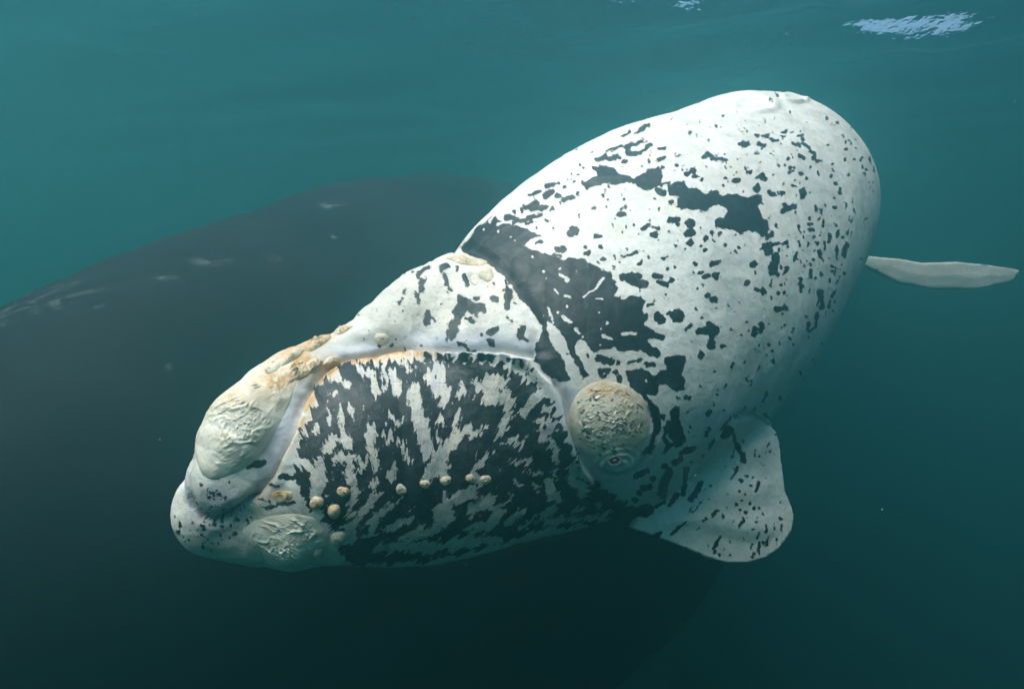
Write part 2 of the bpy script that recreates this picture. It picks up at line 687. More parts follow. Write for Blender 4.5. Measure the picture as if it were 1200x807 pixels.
BAND = [(538, 290), (558, 269), (580, 254), (590, 262), (603, 264), (618, 268), (634, 276), (622, 281), (612, 288), (629, 294),
        (648, 298), (659, 303), (681, 302), (694, 308), (706, 315), (718, 317), (719, 328), (724, 339), (717, 347), (729, 348),
        (745, 344), (757, 353), (753, 363), (760, 369), (759, 375), (754, 380), (768, 388), (772, 394), (757, 397), (764, 405),
        (757, 413), (739, 411), (724, 412), (718, 406), (706, 411), (694, 414), (689, 405), (679, 398), (673, 408), (677, 418),
        (685, 432), (690, 440), (683, 445), (668, 415), (660, 395), (650, 382), (641, 376), (645, 400), (659, 420), (668, 445),
        (655, 447), (640, 437), (627, 422), (629, 400), (637, 384), (629, 373), (622, 363), (614, 353), (609, 347), (603, 339),
        (590, 320), (577, 311), (562, 303), (546, 299)]
SADDLE = [(781, 219), (791, 215), (800, 212.5), (807, 221), (817, 221), (826, 228), (841, 224.5), (846, 232), (852, 227),
          (863.6, 228), (876.6, 231.6), (887.7, 227), (893, 228), (892, 235.7), (887.7, 243.7), (895, 255), (900, 262),
          (900, 268), (893.5, 280), (884, 273.5), (875, 269), (868, 276), (860, 272), (849, 268), (836.6, 268), (835.7, 258.6),
          (847, 255), (854, 246.5), (841, 240), (836.6, 242), (826, 249), (819, 247.4), (804, 245.6), (797.6, 247), (791, 244),
          (795, 232), (783.6, 228)]


def tile(x0, y0, s, pts):
    return [(x0 + a / s, y0 + b / s) for a, b in pts]


NAPE = tile(700, 100, 5.38, [(0, 570), (60, 510), (110, 520), (150, 570), (220, 590), (270, 560), (330, 530), (390, 510), (420, 550),
                             (400, 620), (350, 660), (290, 660), (230, 620), (150, 600), (80, 600), (0, 625), (-60, 650), (-90, 630)])
NAPE2 = tile(540, 150, 5.38, [(780, 345), (850, 340), (860, 300), (830, 245), (900, 230), (960, 250), (1000, 300), (1076, 310),
                              (1076, 345), (1010, 355), (930, 350), (860, 365), (800, 405), (785, 385)])
CLUSTER1 = tile(700, 380, 5.38, [(420, 210), (470, 200), (515, 185), (545, 205), (545, 260), (530, 290), (545, 350), (540, 410),
                                 (490, 430), (440, 390), (375, 370), (380, 420), (350, 445), (300, 440), (330, 480), (370, 520),
                                 (380, 570), (385, 610), (360, 700), (330, 807), (250, 807), (310, 720), (340, 640), (335, 570),
                                 (300, 500), (270, 440), (215, 420), (180, 370), (170, 290), (240, 280), (310, 285), (350, 320),
                                 (390, 285), (440, 285), (415, 250)])
CLUSTER2 = tile(700, 380, 5.38, [(480, 510), (515, 520), (510, 590), (535, 650), (555, 700), (560, 740), (520, 770), (460, 770),
                                 (420, 807), (390, 807), (415, 750), (395, 710), (400, 640), (420, 600), (450, 600), (435, 545)])
CROWN = tile(420, 280, 5.38, [(625, 345), (670, 360), (735, 400), (790, 410), (812, 440), (800, 470), (760, 470), (755, 505),
                              (700, 465), (660, 490), (640, 550), (625, 610), (590, 640), (560, 620), (565, 540), (605, 500),
                              (595, 460), (625, 410)])
CHEEK = [(372, 455), (400, 430), (480, 420), (560, 422), (622, 432), (648, 470), (664, 520), (688, 562), (720, 578), (752, 604),
         (700, 614), (640, 618), (600, 632), (560, 644), (500, 656), (450, 662), (405, 662), (396, 625), (366, 606), (346, 565), (352, 510)]

# dark spots: (x, y, r) or (x1, y1, x2, y2, r), in enlarged views with their corner and scale
SPOTS = {
    (540, 150, 5.38): [(585, 636, 12), (690, 655, 715, 640, 28), (855, 673, 880, 675, 16), (1000, 540, 1035, 540, 18),
        (1015, 497, 1045, 492, 10), (828, 512, 850, 512, 10), (790, 742, 13), (887, 750, 16), (785, 788, 812, 778, 13),
        (612, 765, 650, 758, 22), (580, 803, 630, 803, 12), (475, 728, 500, 715, 12), (415, 602, 450, 588, 9), (540, 577, 8),
        (575, 515, 15), (535, 435, 570, 410, 20), (545, 378, 615, 360, 14), (615, 435, 22), (650, 460, 705, 442, 14),
        (740, 420, 14), (440, 435, 505, 410, 12), (410, 505, 480, 475, 16), (450, 510, 540, 495, 18), (380, 580, 500, 545, 14),
        (290, 570, 370, 585, 18), (870, 195, 910, 175, 14), (930, 190, 1000, 180, 14), (960, 135, 990, 120, 12),
        (1050, 115, 22), (1060, 155, 20), (1030, 210, 16), (1010, 50, 1060, 30, 8), (655, 385, 12), (720, 345, 7), (700, 330, 6),
        (770, 255, 6), (700, 290, 6), (740, 300, 7), (380, 520, 14), (340, 540, 10), (330, 600, 14), (480, 630, 5)],
    (700, 100, 5.38): [(560, 565, 610, 545, 17), (600, 583, 628, 582, 13), (652, 600, 13), (497, 505, 13), (535, 505, 7),
        (455, 738, 472, 736, 9), (868, 603, 890, 598, 20), (805, 585, 7), (850, 607, 8), (1003, 645, 25), (1040, 577, 25),
        (1005, 582, 13), (952, 542, 972, 537, 10), (935, 517, 13), (882, 465, 905, 465, 7), (922, 440, 7),
        (1000, 433, 1018, 432, 9), (900, 375, 945, 368, 18), (1000, 322, 14), (1040, 325, 1076, 315, 15), (1015, 370, 1055, 378, 9),
        (670, 447, 700, 440, 11), (700, 420, 735, 455, 18), (735, 455, 815, 465, 12), (495, 442, 525, 435, 6), (490, 425, 8),
        (385, 468, 420, 455, 12), (390, 395, 430, 395, 11), (330, 437, 8), (285, 408, 335, 370, 14), (170, 385, 215, 372, 16),
        (230, 365, 300, 345, 12), (190, 425, 270, 420, 16), (75, 462, 130, 445, 16), (60, 420, 150, 380, 14), (0, 465, 50, 450, 12),
        (160, 325, 215, 295, 10), (240, 305, 320, 260, 10), (350, 262, 8), (470, 213, 7), (570, 243, 6), (580, 300, 7),
        (380, 665, 420, 685, 20), (405, 630, 445, 622, 12), (415, 515, 10), (490, 540, 6), (715, 263, 6), (780, 258, 5),
        (920, 280, 6), (940, 298, 8), (910, 298, 6), (1020, 245, 6), (367, 715, 7), (170, 660, 6), (20, 510, 14), (30, 560, 18)],
    (860, 100, 5.38): [(130, 322, 150, 324, 13), (180, 325, 220, 310, 11), (205, 330, 225, 345, 12), (225, 350, 280, 352, 11),
        (303, 287, 330, 287, 6), (292, 310, 325, 316, 7), (312, 332, 8), (355, 295, 372, 295, 5), (415, 286, 6), (405, 312, 438, 320, 6),
        (440, 342, 14), (370, 365, 415, 382, 14), (435, 370, 470, 392, 14), (480, 415, 515, 430, 13), (505, 457, 16),
        (525, 480, 550, 470, 12), (418, 445, 442, 458, 14), (485, 510, 12), (593, 380, 7), (155, 373, 195, 375, 9), (172, 397, 8),
        (148, 432, 12), (247, 423, 8), (135, 583, 155, 578, 9), (165, 575, 200, 585, 18), (142, 645, 24), (228, 668, 250, 690, 20),
        (317, 618, 11), (383, 603, 9), (372, 634, 388, 638, 10), (457, 591, 9), (430, 665, 438, 690, 26), (390, 690, 8),
        (300, 675, 320, 682, 7), (315, 755, 18), (335, 785, 350, 775, 20), (380, 762, 22), (310, 795, 20), (385, 803, 14),
        (290, 508, 8), (320, 510, 11), (350, 520, 12), (370, 545, 13), (345, 545, 6), (180, 745, 11), (517, 765, 513, 790, 9),
        (552, 780, 548, 805, 9), (617, 567, 10), (648, 612, 13), (673, 650, 670, 680, 11), (630, 712, 9), (640, 770, 11),
        (695, 735, 704, 770, 10), (744, 715, 742, 735, 5), (758, 785, 758, 800, 6), (715, 568, 5), (633, 493, 5), (690, 325, 12),
        (722, 350, 8), (765, 340, 6), (698, 405, 11), (770, 402, 11), (808, 458, 797, 480, 8), (758, 467, 7), (805, 515, 7),
        (832, 528, 11), (805, 555, 818, 565, 9), (860, 455, 864, 500, 5), (885, 515, 889, 540, 6), (583, 210, 10), (650, 232, 9),
        (742, 265, 6), (815, 348, 4), (872, 605, 868, 620, 5), (857, 640, 850, 665, 6), (870, 670, 6), (252, 297, 7), (330, 350, 6),
        (298, 372, 6), (670, 598, 5), (357, 346, 5), (845, 610, 4), (612, 170, 5), (398, 413, 5)],
    (700, 240, 5.38): [(140, 52, 175, 52, 15), (150, 15, 185, 10, 7), (5, 190, 22, 190, 13), (28, 266, 13), (35, 336, 50, 336, 14),
        (290, 150, 315, 130, 18), (330, 93, 10), (350, 145, 372, 150, 12), (358, 192, 22), (385, 224, 8), (162, 167, 9), (258, 181, 6),
        (460, 105, 495, 100, 24), (505, 135, 18), (582, 120, 32), (560, 185, 590, 178, 24), (580, 245, 22), (558, 284, 7),
        (493, 255, 9), (715, 185, 16), (672, 215, 20), (762, 192, 16), (675, 291, 13), (653, 267, 6), (800, 257, 15), (890, 273, 12),
        (838, 300, 6), (415, 330, 445, 325, 10), (155, 315, 175, 315, 9), (180, 318, 245, 293, 12), (187, 273, 8),
        (262, 365, 282, 352, 11), (725, 370, 755, 368, 20), (618, 371, 13), (640, 425, 662, 420, 11), (670, 460, 702, 445, 13),
        (745, 440, 755, 450, 24), (783, 455, 10), (668, 505, 11), (627, 523, 11), (698, 568, 22), (733, 595, 24), (830, 634, 10),
        (897, 614, 7), (430, 562, 7), (975, 382, 992, 365, 20), (943, 495, 20), (1008, 537, 14), (1045, 545, 24), (1038, 515, 6),
        (150, 450, 265, 445, 24), (200, 470, 300, 500, 28), (370, 440, 400, 450, 20), (380, 480, 12), (410, 490, 440, 500, 20),
        (475, 470, 20), (515, 470, 9), (380, 705, 395, 720, 32), (448, 678, 14), (500, 698, 42), (320, 637, 350, 627, 6),
        (657, 713, 10), (550, 785, 585, 762, 12), (640, 795, 740, 800, 20), (700, 760, 22), (938, 740, 10), (1030, 750, 16),
        (1035, 785, 16), (985, 785, 16), (265, 545, 6), (988, 500, 6), (595, 602, 5), (420, 585, 5), (735, 240, 4), (868, 290, 4)],
    (860, 240, 5.38): [(265, 130, 14), (205, 200, 240, 185, 18), (265, 200, 6), (195, 265, 215, 290, 32), (245, 252, 285, 240, 9),
        (305, 248, 325, 235, 13), (337, 267, 9), (260, 330, 240, 420, 28), (270, 440, 14), (290, 397, 14), (330, 395, 312, 430, 12),
        (237, 470, 238, 508, 7), (288, 502, 12), (315, 498, 8), (278, 556, 12), (317, 553, 11), (270, 655, 320, 650, 20),
        (408, 140, 11), (415, 173, 6), (432, 205, 8), (415, 262, 11), (428, 285, 6), (468, 240, 460, 268, 9), (392, 300, 372, 355, 12),
        (485, 83, 14), (475, 125, 495, 120, 12), (480, 160, 500, 155, 13), (568, 105, 560, 128, 11), (540, 85, 8), (525, 240, 14),
        (513, 290, 6), (538, 290, 540, 330, 12), (545, 335, 562, 360, 8), (576, 235, 570, 275, 9), (612, 185, 603, 230, 8),
        (650, 130, 9), (665, 80, 10), (668, 165, 652, 198, 9), (685, 205, 9), (706, 245, 695, 320, 10), (656, 255, 648, 290, 9),
        (648, 310, 656, 345, 8), (485, 375, 9), (498, 348, 8), (483, 420, 477, 452, 14), (515, 460, 8), (530, 403, 6),
        (414, 470, 405, 500, 11), (425, 510, 412, 545, 13), (468, 525, 466, 550, 10), (500, 540, 7), (535, 545, 550, 590, 18),
        (555, 545, 555, 650, 14), (535, 600, 520, 635, 8), (525, 680, 510, 770, 14), (470, 745, 458, 785, 13), (510, 765, 470, 800, 10),
        (452, 700, 9), (490, 635, 6), (580, 680, 568, 705, 6), (608, 605, 600, 640, 6), (630, 540, 618, 585, 7), (597, 520, 6),
        (665, 455, 648, 495, 5), (645, 415, 635, 445, 6), (620, 385, 9), (645, 375, 641, 400, 4), (684, 375, 674, 405, 4),
        (738, 165, 730, 200, 6), (722, 140, 708, 185, 6), (720, 80, 716, 100, 6), (742, 70, 730, 110, 5), (757, 35, 5),
        (830, 85, 810, 115, 4), (608, 470, 602, 490, 6), (365, 785, 355, 805, 9), (75, 740, 9), (545, 190, 6), (625, 68, 6),
        (297, 692, 5), (330, 570, 6), (302, 775, 5), (340, 195, 5), (425, 425, 5)],
    (700, 380, 5.38): [(640, 45, 740, 40, 28), (710, 20, 715, 130, 28), (787, 138, 22), (652, 180, 640, 205, 18), (898, 73, 7),
        (988, 35, 980, 75, 16), (1035, 0, 1033, 50, 14), (640, 285, 6), (733, 295, 7), (855, 152, 865, 142, 5), (785, 395, 803, 375, 8),
        (750, 410, 9), (745, 435, 8), (540, 455, 575, 458, 14), (495, 455, 12), (722, 500, 9), (690, 560, 710, 540, 14),
        (700, 660, 680, 700, 10), (585, 640, 14), (575, 675, 8), (1022, 260, 1012, 285, 7), (975, 350, 965, 378, 6),
        (940, 517, 900, 555, 6), (830, 595, 780, 655, 12), (735, 715, 708, 760, 8), (998, 530, 985, 550, 7), (1070, 425, 1045, 490, 9),
        (305, 252, 345, 252, 17), (195, 247, 220, 240, 8), (225, 240, 265, 222, 14), (125, 247, 16), (108, 302, 17),
        (125, 330, 135, 385, 14), (330, 165, 365, 180, 32), (320, 60, 410, 85, 18), (10, 215, 80, 230, 25), (15, 300, 65, 290, 20),
        (38, 330, 15), (400, 570, 18), (660, 440, 5), (845, 250, 5), (585, 110, 5), (462, 70, 5), (610, 705, 5)],
    (740, 480, 4.035): [(20, 310, 70, 285, 16), (155, 265, 18), (100, 325, 16), (55, 365, 90, 365, 16), (37, 393, 13), (15, 425, 15),
        (0, 490, 80, 470, 28), (180, 290, 140, 400, 22), (205, 250, 235, 235, 16), (240, 205, 300, 185, 14), (265, 280, 240, 400, 12),
        (120, 455, 160, 435, 10), (215, 400, 180, 450, 11), (325, 350, 280, 420, 14), (290, 250, 8), (340, 225, 330, 255, 6),
        (460, 45, 430, 85, 6), (440, 120, 465, 90, 16), (480, 115, 495, 180, 10), (500, 170, 530, 240, 14), (500, 275, 482, 318, 9),
        (515, 335, 10), (600, 345, 585, 380, 9), (555, 360, 8), (405, 475, 385, 500, 9), (105, 598, 145, 585, 8), (270, 520, 190, 590, 6),
        (230, 625, 205, 645, 5), (235, 662, 6), (330, 548, 308, 572, 5), (358, 510, 342, 530, 4), (425, 605, 390, 655, 8),
        (440, 660, 420, 695, 5), (470, 690, 6), (535, 520, 508, 550, 7), (545, 480, 9), (560, 440, 10), (515, 470, 8), (500, 445, 6),
        (598, 510, 585, 535, 4), (573, 565, 5), (600, 575, 595, 610, 6), (605, 630, 605, 680, 8), (574, 640, 566, 670, 5), (570, 695, 7),
        (645, 600, 638, 640, 5), (637, 545, 633, 575, 4), (676, 540, 675, 565, 4), (690, 610, 689, 640, 4), (712, 545, 708, 565, 7),
        (705, 433, 5), (578, 190, 576, 220, 5), (605, 220, 5), (640, 240, 6), (655, 195, 5), (675, 205, 4), (610, 285, 4), (635, 320, 4),
        (330, 440, 290, 490, 5), (520, 430, 4), (580, 465, 4), (550, 510, 5), (495, 515, 480, 530, 4), (290, 460, 260, 500, 4),
        (380, 355, 340, 380, 3), (650, 160, 640, 175, 3), (480, 190, 470, 230, 4)],
    (420, 280, 5.38): [(440, 195, 395, 220, 14), (390, 230, 385, 255, 10), (402, 270, 395, 330, 15), (370, 360, 378, 400, 17),
        (303, 330, 296, 348, 9), (285, 380, 260, 405, 12), (440, 475, 430, 535, 22), (465, 490, 485, 520, 8), (530, 200, 555, 190, 25),
        (545, 240, 560, 290, 14), (570, 300, 580, 325, 6), (627, 180, 628, 210, 11), (665, 235, 685, 290, 18), (745, 380, 20),
        (705, 510, 725, 530, 12), (845, 380, 870, 392, 22), (945, 320, 945, 430, 22), (920, 255, 940, 290, 9), (775, 602, 12),
        (830, 590, 870, 575, 22), (840, 650, 28), (1035, 570, 1015, 615, 24), (1040, 625, 1065, 645, 10), (635, 655, 665, 662, 10),
        (237, 630, 11), (212, 662, 14), (690, 705, 730, 708, 13), (295, 225, 10), (350, 222, 8), (375, 575, 4), (228, 525, 5),
        (195, 490, 5), (230, 482, 5), (280, 462, 4), (520, 450, 4), (865, 455, 4), (985, 400, 8), (850, 715, 8)],
    (200, 470, 3.84): [(355, 290, 415, 280, 14), (500, 335, 550, 345, 12), (450, 370, 490, 380, 7), (275, 43, 298, 35, 4), (260, 355, 268, 375, 4),
        (300, 530, 9), (290, 600, 12), (345, 563, 6), (205, 555, 5), (150, 570, 7), (140, 600, 7), (420, 480, 560, 450, 8),
        (400, 435, 450, 450, 6), (180, 545, 4), (240, 580, 5), (270, 555, 5), (245, 100, 5), (165, 620, 6), (190, 640, 6), (225, 605, 4)],
}
# pale scratches and patches inside the dark band
BAND_WHITE = {(540, 290, 5.38): [(625, 130, 10), (625, 170, 670, 200, 10), (660, 210, 10), (525, 150, 9), (590, 265, 612, 290, 6),
    (650, 303, 688, 318, 6), (900, 190, 850, 260, 9), (850, 265, 775, 310, 5), (855, 322, 890, 322, 5), (672, 370, 10), (610, 408, 8),
    (635, 440, 700, 470, 8), (715, 510, 745, 540, 8), (920, 475, 11), (880, 520, 6), (890, 560, 945, 580, 8), (552, 380, 580, 480, 5),
    (1010, 550, 1076, 540, 7), (450, 60, 7), (1015, 320, 1076, 295, 8), (540, 200, 5), (755, 600, 800, 650, 12), (870, 410, 5),
    (730, 150, 5), (870, 620, 5), (520, 430, 5), (770, 570, 8)],
    (700, 380, 5.38): [(160, 65, 240, 55, 9), (30, 75, 80, 95, 8), (95, 150, 8), (298, 355, 7), (430, 690, 455, 730, 9), (10, 135, 6)],
    (540, 150, 5.38): [(215, 560, 180, 600, 6), (230, 620, 270, 600, 8), (150, 650, 6), (240, 655, 6), (340, 710, 5), (310, 690, 5)]}
# pale streaks on the dark lip
LIP_WHITE = {
    (330, 400, 5.38): [(560, 240, 600, 330, 22), (700, 230, 735, 340, 20), (830, 340, 860, 500, 36), (880, 520, 920, 700, 32),
        (930, 220, 960, 330, 24), (1040, 320, 1000, 400, 22), (690, 490, 735, 520, 18), (560, 560, 560, 660, 26), (400, 590, 420, 650, 22),
        (280, 680, 330, 620, 22), (340, 740, 420, 740, 26), (660, 600, 700, 630, 12), (740, 640, 810, 760, 12), (430, 420, 455, 480, 10),
        (300, 450, 310, 540, 10), (370, 440, 390, 560, 9), (215, 560, 22), (990, 510, 14), (60, 700, 190, 380, 22),
        (420, 140, 1076, 95, 26), (350, 240, 420, 290, 16), (450, 170, 540, 230, 13), (330, 350, 14), (640, 200, 650, 260, 14),
        (490, 740, 500, 800, 14), (585, 700, 600, 800, 12), (20, 700, 20, 800, 40), (130, 760, 180, 790, 20), (650, 330, 8),
        (780, 170, 800, 190, 14), (860, 180, 8)],
    (330, 530, 5.38): [(40, 330, 120, 420, 60), (240, 90, 225, 260, 36), (430, 100, 450, 200, 22), (500, 100, 22), (710, 90, 690, 160, 18),
        (460, 250, 430, 400, 15), (600, 280, 450, 460, 20), (680, 340, 580, 420, 16), (580, 430, 560, 520, 22), (790, 430, 640, 510, 20),
        (1000, 20, 920, 160, 28), (1060, 350, 960, 370, 18), (900, 500, 760, 560, 22), (1060, 420, 900, 530, 18), (450, 540, 330, 560, 26),
        (620, 600, 1076, 590, 22), (590, 190, 560, 280, 8), (540, 30, 520, 90, 14), (740, 310, 10), (230, 380, 200, 440, 30), (420, 480, 20)],
    (510, 400, 5.38): [(20, 180, 60, 380, 26), (300, 280, 420, 240, 36), (330, 340, 450, 380, 42), (140, 580, 260, 570, 26),
        (30, 720, 130, 600, 26), (400, 600, 450, 480, 16), (430, 620, 550, 640, 12), (650, 500, 720, 640, 17), (720, 660, 760, 740, 17),
        (560, 440, 620, 360, 26), (640, 350, 760, 330, 30), (700, 420, 750, 560, 12), (730, 540, 20), (340, 700, 250, 800, 9),
        (470, 770, 600, 745, 10), (150, 450, 120, 520, 10), (30, 510, 12), (15, 610, 8), (520, 440, 480, 470, 12), (320, 545, 8),
        (255, 715, 6), (500, 180, 620, 240, 26), (180, 280, 160, 330, 14), (250, 250, 12)],
    (510, 530, 5.38): [(40, 40, 50, 140, 30), (230, 260, 140, 290, 32), (340, 300, 230, 370, 30), (400, 360, 340, 470, 26),
        (480, 280, 440, 320, 12), (530, 380, 470, 430, 16), (700, 180, 760, 280, 26), (860, 100, 930, 260, 30), (650, 400, 740, 370, 20),
        (600, 210, 640, 225, 9), (505, 185, 540, 200, 7), (620, 115, 665, 130, 9), (545, 465, 580, 445, 9), (40, 580, 400, 540, 20),
        (60, 400, 30), (200, 490, 280, 470, 16), (700, 430, 1076, 405, 16), (740, 120, 770, 180, 8), (240, 140, 290, 180, 18),
        (60, 300, 20), (900, 360, 22), (1040, 330, 16)]}


def caps(d):
    out = []
    for (x0, y0, s), rows in d.items():
        for c in rows:
            a = (c[0], c[1], c[0], c[1], c[2]) if len(c) == 3 else c
            out.append((x0 + a[0] / s, y0 + a[1] / s, x0 + a[2] / s, y0 + a[3] / s, a[4] / s))
    return out


def apply_caps(F, x, y, cl, sign):
    for c in cl:
        R = c[4] + 6
        m = np.flatnonzero((x > min(c[0], c[2]) - R) & (x < max(c[0], c[2]) + R) & (y > min(c[1], c[3]) - R) & (y < max(c[1], c[3]) + R))
        if len(m):
            v = c[4] - cap_dist(x[m], y[m], c)
            F[m] = np.maximum(F[m], v) if sign > 0 else np.minimum(F[m], -v)
    return F


def gauss(x, y, cx, cy_, rx, ry):
    return np.exp(-(((x - cx) / rx) ** 2 + ((y - cy_) / ry) ** 2))


EYE_PX = (720.0, 540.0)


def sculpt_and_paint(VA, Q):
    """lines, folds and marks on the side the photograph shows; plain blotches on the other"""
    NA = normals(VA, Q)
    vw = VA - CAM
    fc_all = -(NA * vw).sum(1) / np.linalg.norm(vw, axis=1)
    sel = np.flatnonzero(fc_all > -0.06)
    back = np.flatnonzero(fc_all <= -0.06)
    out = VA.copy()
    res = {k: np.zeros(len(VA)) for k in ("dark", "grey", "orange", "tan")}
    vf, at = paint_side(VA[sel], NA[sel])
    out[sel] = vf
    for k in at:
        res[k][sel] = at[k]
    vb = VA[back]
    out[back] = vb + NA[back] * (0.35 * 0.008 * fbm(vb * 3.2, 41, 3))[:, None]
    res["dark"][back] = 26 * (fbm(vb * 5.5, 91, 4) - 0.42)
    return out, res


def paint_side(V, N):
    x, y, d = to_px(V)
    view = V - CAM
    view /= np.linalg.norm(view, axis=1)[:, None]
    face = -(N * view).sum(1)
    front = smooth(0.02, 0.22, face)
    mpp = d / FPX                                   # metres in one photograph pixel
    q3 = V * 1.0

    # ---- lines of the mouth
    dl, arc = polyline_d(x, y, LIP)
    ins = poly_sd(x, y, LIP_IN) > 0
    s = np.where(ins, dl, -dl)
    near = (d < 2.6)
    bsin = np.abs(np.sin(arc * math.pi / 15.5 + 0.5 * np.sin(arc * 0.11)))
    bm0 = smooth(462, 490, x) * smooth(625, 605, x) * (y < 460)
    bead = 0.9 + bm0 * (1.3 * bsin - 0.5)
    side = smooth(560, 690, y) * (x > 600)
    lipd = np.where(s > 0, 0.012 * bead * np.exp(-(s / 9.5) ** 2) * smooth(0, 2.0, s), -0.020 * np.exp(-(s / 7.5) ** 2) * smooth(0.0, 2.2, -s))
    lipd = lipd - np.where(s > 0, 0.006 * np.exp(-((s - 15) / 6.0) ** 2) * (x > 600), 0)
    fl = smooth(355, 315, x)
    lipf = np.where(s > 0, 0.007 * np.exp(-((s - 7) / 8.0) ** 2), -0.030 * np.exp(-(s / 4.2) ** 2) + 0.006 * np.exp(-((-s - 14) / 9.0) ** 2))
    lipd = lipd * (1 - fl) + lipf * fl * smooth(214, 238, x)
    disp = lipd * (1 - 0.8 * side) * near
    # fold running from the corner of the mouth round below the eye
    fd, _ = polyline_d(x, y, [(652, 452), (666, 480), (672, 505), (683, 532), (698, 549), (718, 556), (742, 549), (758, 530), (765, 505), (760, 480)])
    disp += -0.010 * np.exp(-(fd / 5.0) ** 2) * near
    disp += 0.030 * gauss(x, y, 714, 500, 56, 54) * near
    disp += 0.020 * gauss(x, y, 342, 652, 22, 16) * near
    # eyelid bulge with rings
    re = np.hypot((x - EYE_PX[0]) / 1.25, y - EYE_PX[1] + 0.12 * (x - EYE_PX[0]))
    disp += near * (0.012 * np.exp(-(re / 15) ** 2) + 0.004 * np.cos(re * 0.95) * np.exp(-(re / 17) ** 2) * (re > 3))
    # folds behind the blowhole, neck wrinkles
    nd, _ = polyline_d(x, y, [(540, 292), (565, 303), (592, 320), (612, 350), (630, 382), (634, 410)])
    disp += -0.014 * np.exp(-(nd / 10.0) ** 2) * near
    # blowhole rims
    for bx, by in ((492, 307), (503, 303), (517, 299), (530, 302), (545, 299), (560, 304), (520, 318), (556, 322), (568, 318)):
        disp += 0.012 * gauss(x, y, bx, by, 8, 5) * near
    disp += -0.008 * gauss(x, y, 507, 303, 3.0, 6) * near
    # hollow along the side of the rostrum
    disp += -0.018 * gauss(x, y, 420, 402, 45, 10) * near
    # broad undulation and wrinkled skin
    big = fbm(q3 * 3.2, 41, 3)
    disp += 0.008 * big
    wr = 1 - np.abs(fbm(q3 * 11, 51, 3)) * 1.6
    head_m = (x < 640) & near
    disp += 0.0028 * wr * np.where(head_m, 1.0, 0.5)
    # sloughing skin on the back
    bk = smooth(215, 150, y + 0.25 * (x - 800)) * (x > 660) * (d > 2.4)
    disp += bk * 0.012 * fbm(q3 * np.array([4, 9, 9]), 61, 4)
    for cx, cy_, rx, ry in ((884, 124, 24, 9), (932, 115, 14, 6)):
        rr = np.hypot((x - cx) / rx, (y - cy_) / ry)
        disp += 0.016 * np.exp(-((rr - 1) / 0.3) ** 2) * (d > 3)
    kd, _ = polyline_d(x, y, [(903, 497), (885, 487), (868, 487), (853, 494), (843, 509), (828, 536), (810, 563)])
    disp += -0.016 * np.exp(-(kd / 4.0) ** 2) * (d < 3.1) * (d > 2.3)
    # ribs fanning over the flipper
    a, b, c = FIN.local(V)
    fin_m = (np.abs(c) < 0.07) & (-poly_sd(a, b, FIN.pts) < 0.02)
    ang = np.arctan2(b + 0.05, a + 0.25)
    disp += np.where(fin_m & (a > -0.1), 0.004 * np.cos(ang * 26) * smooth(0.0, 0.25, a) * smooth(0.02, 0.09, poly_sd(a, b, FIN.pts)), 0)
    V2 = V + N * (disp * np.maximum(front, 0.35))[:, None]

    # ---- dark marks (field in photograph pixels, above zero is dark)
    pw = np.stack([x, y, 0 * x], 1)
    w1 = fbm(pw / 6.0, 71, 2)
    w2 = fbm(pw / 6.0 + 50, 72, 2)
    xb, yb = x + 1.15 * w1, y + 1.15 * w2
    F = np.full(len(V), -30.0)
    for pg in (BAND, SADDLE, NAPE, NAPE2, CLUSTER1, CLUSTER2, CROWN):
        F = np.maximum(F, poly_sd(xb, yb, pg, 12))
    F = apply_caps(F, xb, yb, caps(SPOTS), 1)
    # freckles that are too small to place one by one
    fr = []
    for cx, cy_, n, sx, sy in ((860, 190, 90, 90, 50), (800, 330, 90, 90, 80), (930, 300, 120, 40, 90), (690, 250, 40, 50, 35), (500, 360, 60, 60, 30),
                               (880, 590, 70, 35, 50), (240, 620, 60, 25, 20), (900, 440, 40, 40, 40), (250, 585, 50, 16, 16)):
        for _ in range(n):
            u, v = rng.normal(cx, sx), rng.normal(cy_, sy)
            r = 0.5 + 1.3 * rng.random() ** 3
            L = rng.random() * 2.5
            fr.append((u, v, u + L * 0.3, v + L, r))
    F = apply_caps(F, xb, yb, fr, 1)
    F = F + np.where(F > -6, 0.9 * fbm(pw / 3.4, 76, 2) + 0.8 * vnoise(pw / 7.5, 77), 0)
    F = apply_caps(F, xb, yb, caps(BAND_WHITE), -1)
    # the lip: edges drawn out into streaks that fan over the cheek
    dx, dy = x - 470, y - 720
    rad = np.hypot(dx, dy) + 1
    th = np.arctan2(dx, -dy)
    k = smooth(545, 600, y)
    ux = (1 - k) * dx / rad + k * 0.8
    uy = (1 - k) * dy / rad - k * 0.6
    un = np.hypot(ux, uy)
    ux, uy = ux / un, uy / un
    nA = fbm(np.stack([th * 300 / 3.6, rad / 26, 0 * x], 1), 81, 3)
    nB = fbm(np.stack([(0.6 * x + 0.8 * y) / 3.6, (0.8 * x - 0.6 * y) / 26, 0 * x], 1), 82, 3)
    st = (1 - k) * nA + k * nB
    nC = fbm(pw / 6.0 + 9, 83, 2)
    fA = fbm(np.stack([th * 300 / 1.9, rad / 15, 0 * x], 1), 86, 3)
    fB = fbm(np.stack([(0.6 * x + 0.8 * y) / 1.9, (0.8 * x - 0.6 * y) / 15, 0 * x], 1), 87, 3)
    fs = (1 - k) * fA + k * fB
    xl, yl = x + ux * st * 7 + 1.2 * w1, y + uy * st * 7 + 1.2 * w2
    L = poly_sd(xl, yl, CHEEK, 15)
    L = apply_caps(L, xl, yl, [(*cc[:4], cc[4] * 1.12 + 0.3) for cc in caps(LIP_WHITE)], -1)
    L = np.where(L > -9, np.clip(L, -7, 4) + 2.8 * fs + 1.8 * nC - 0.5, L)
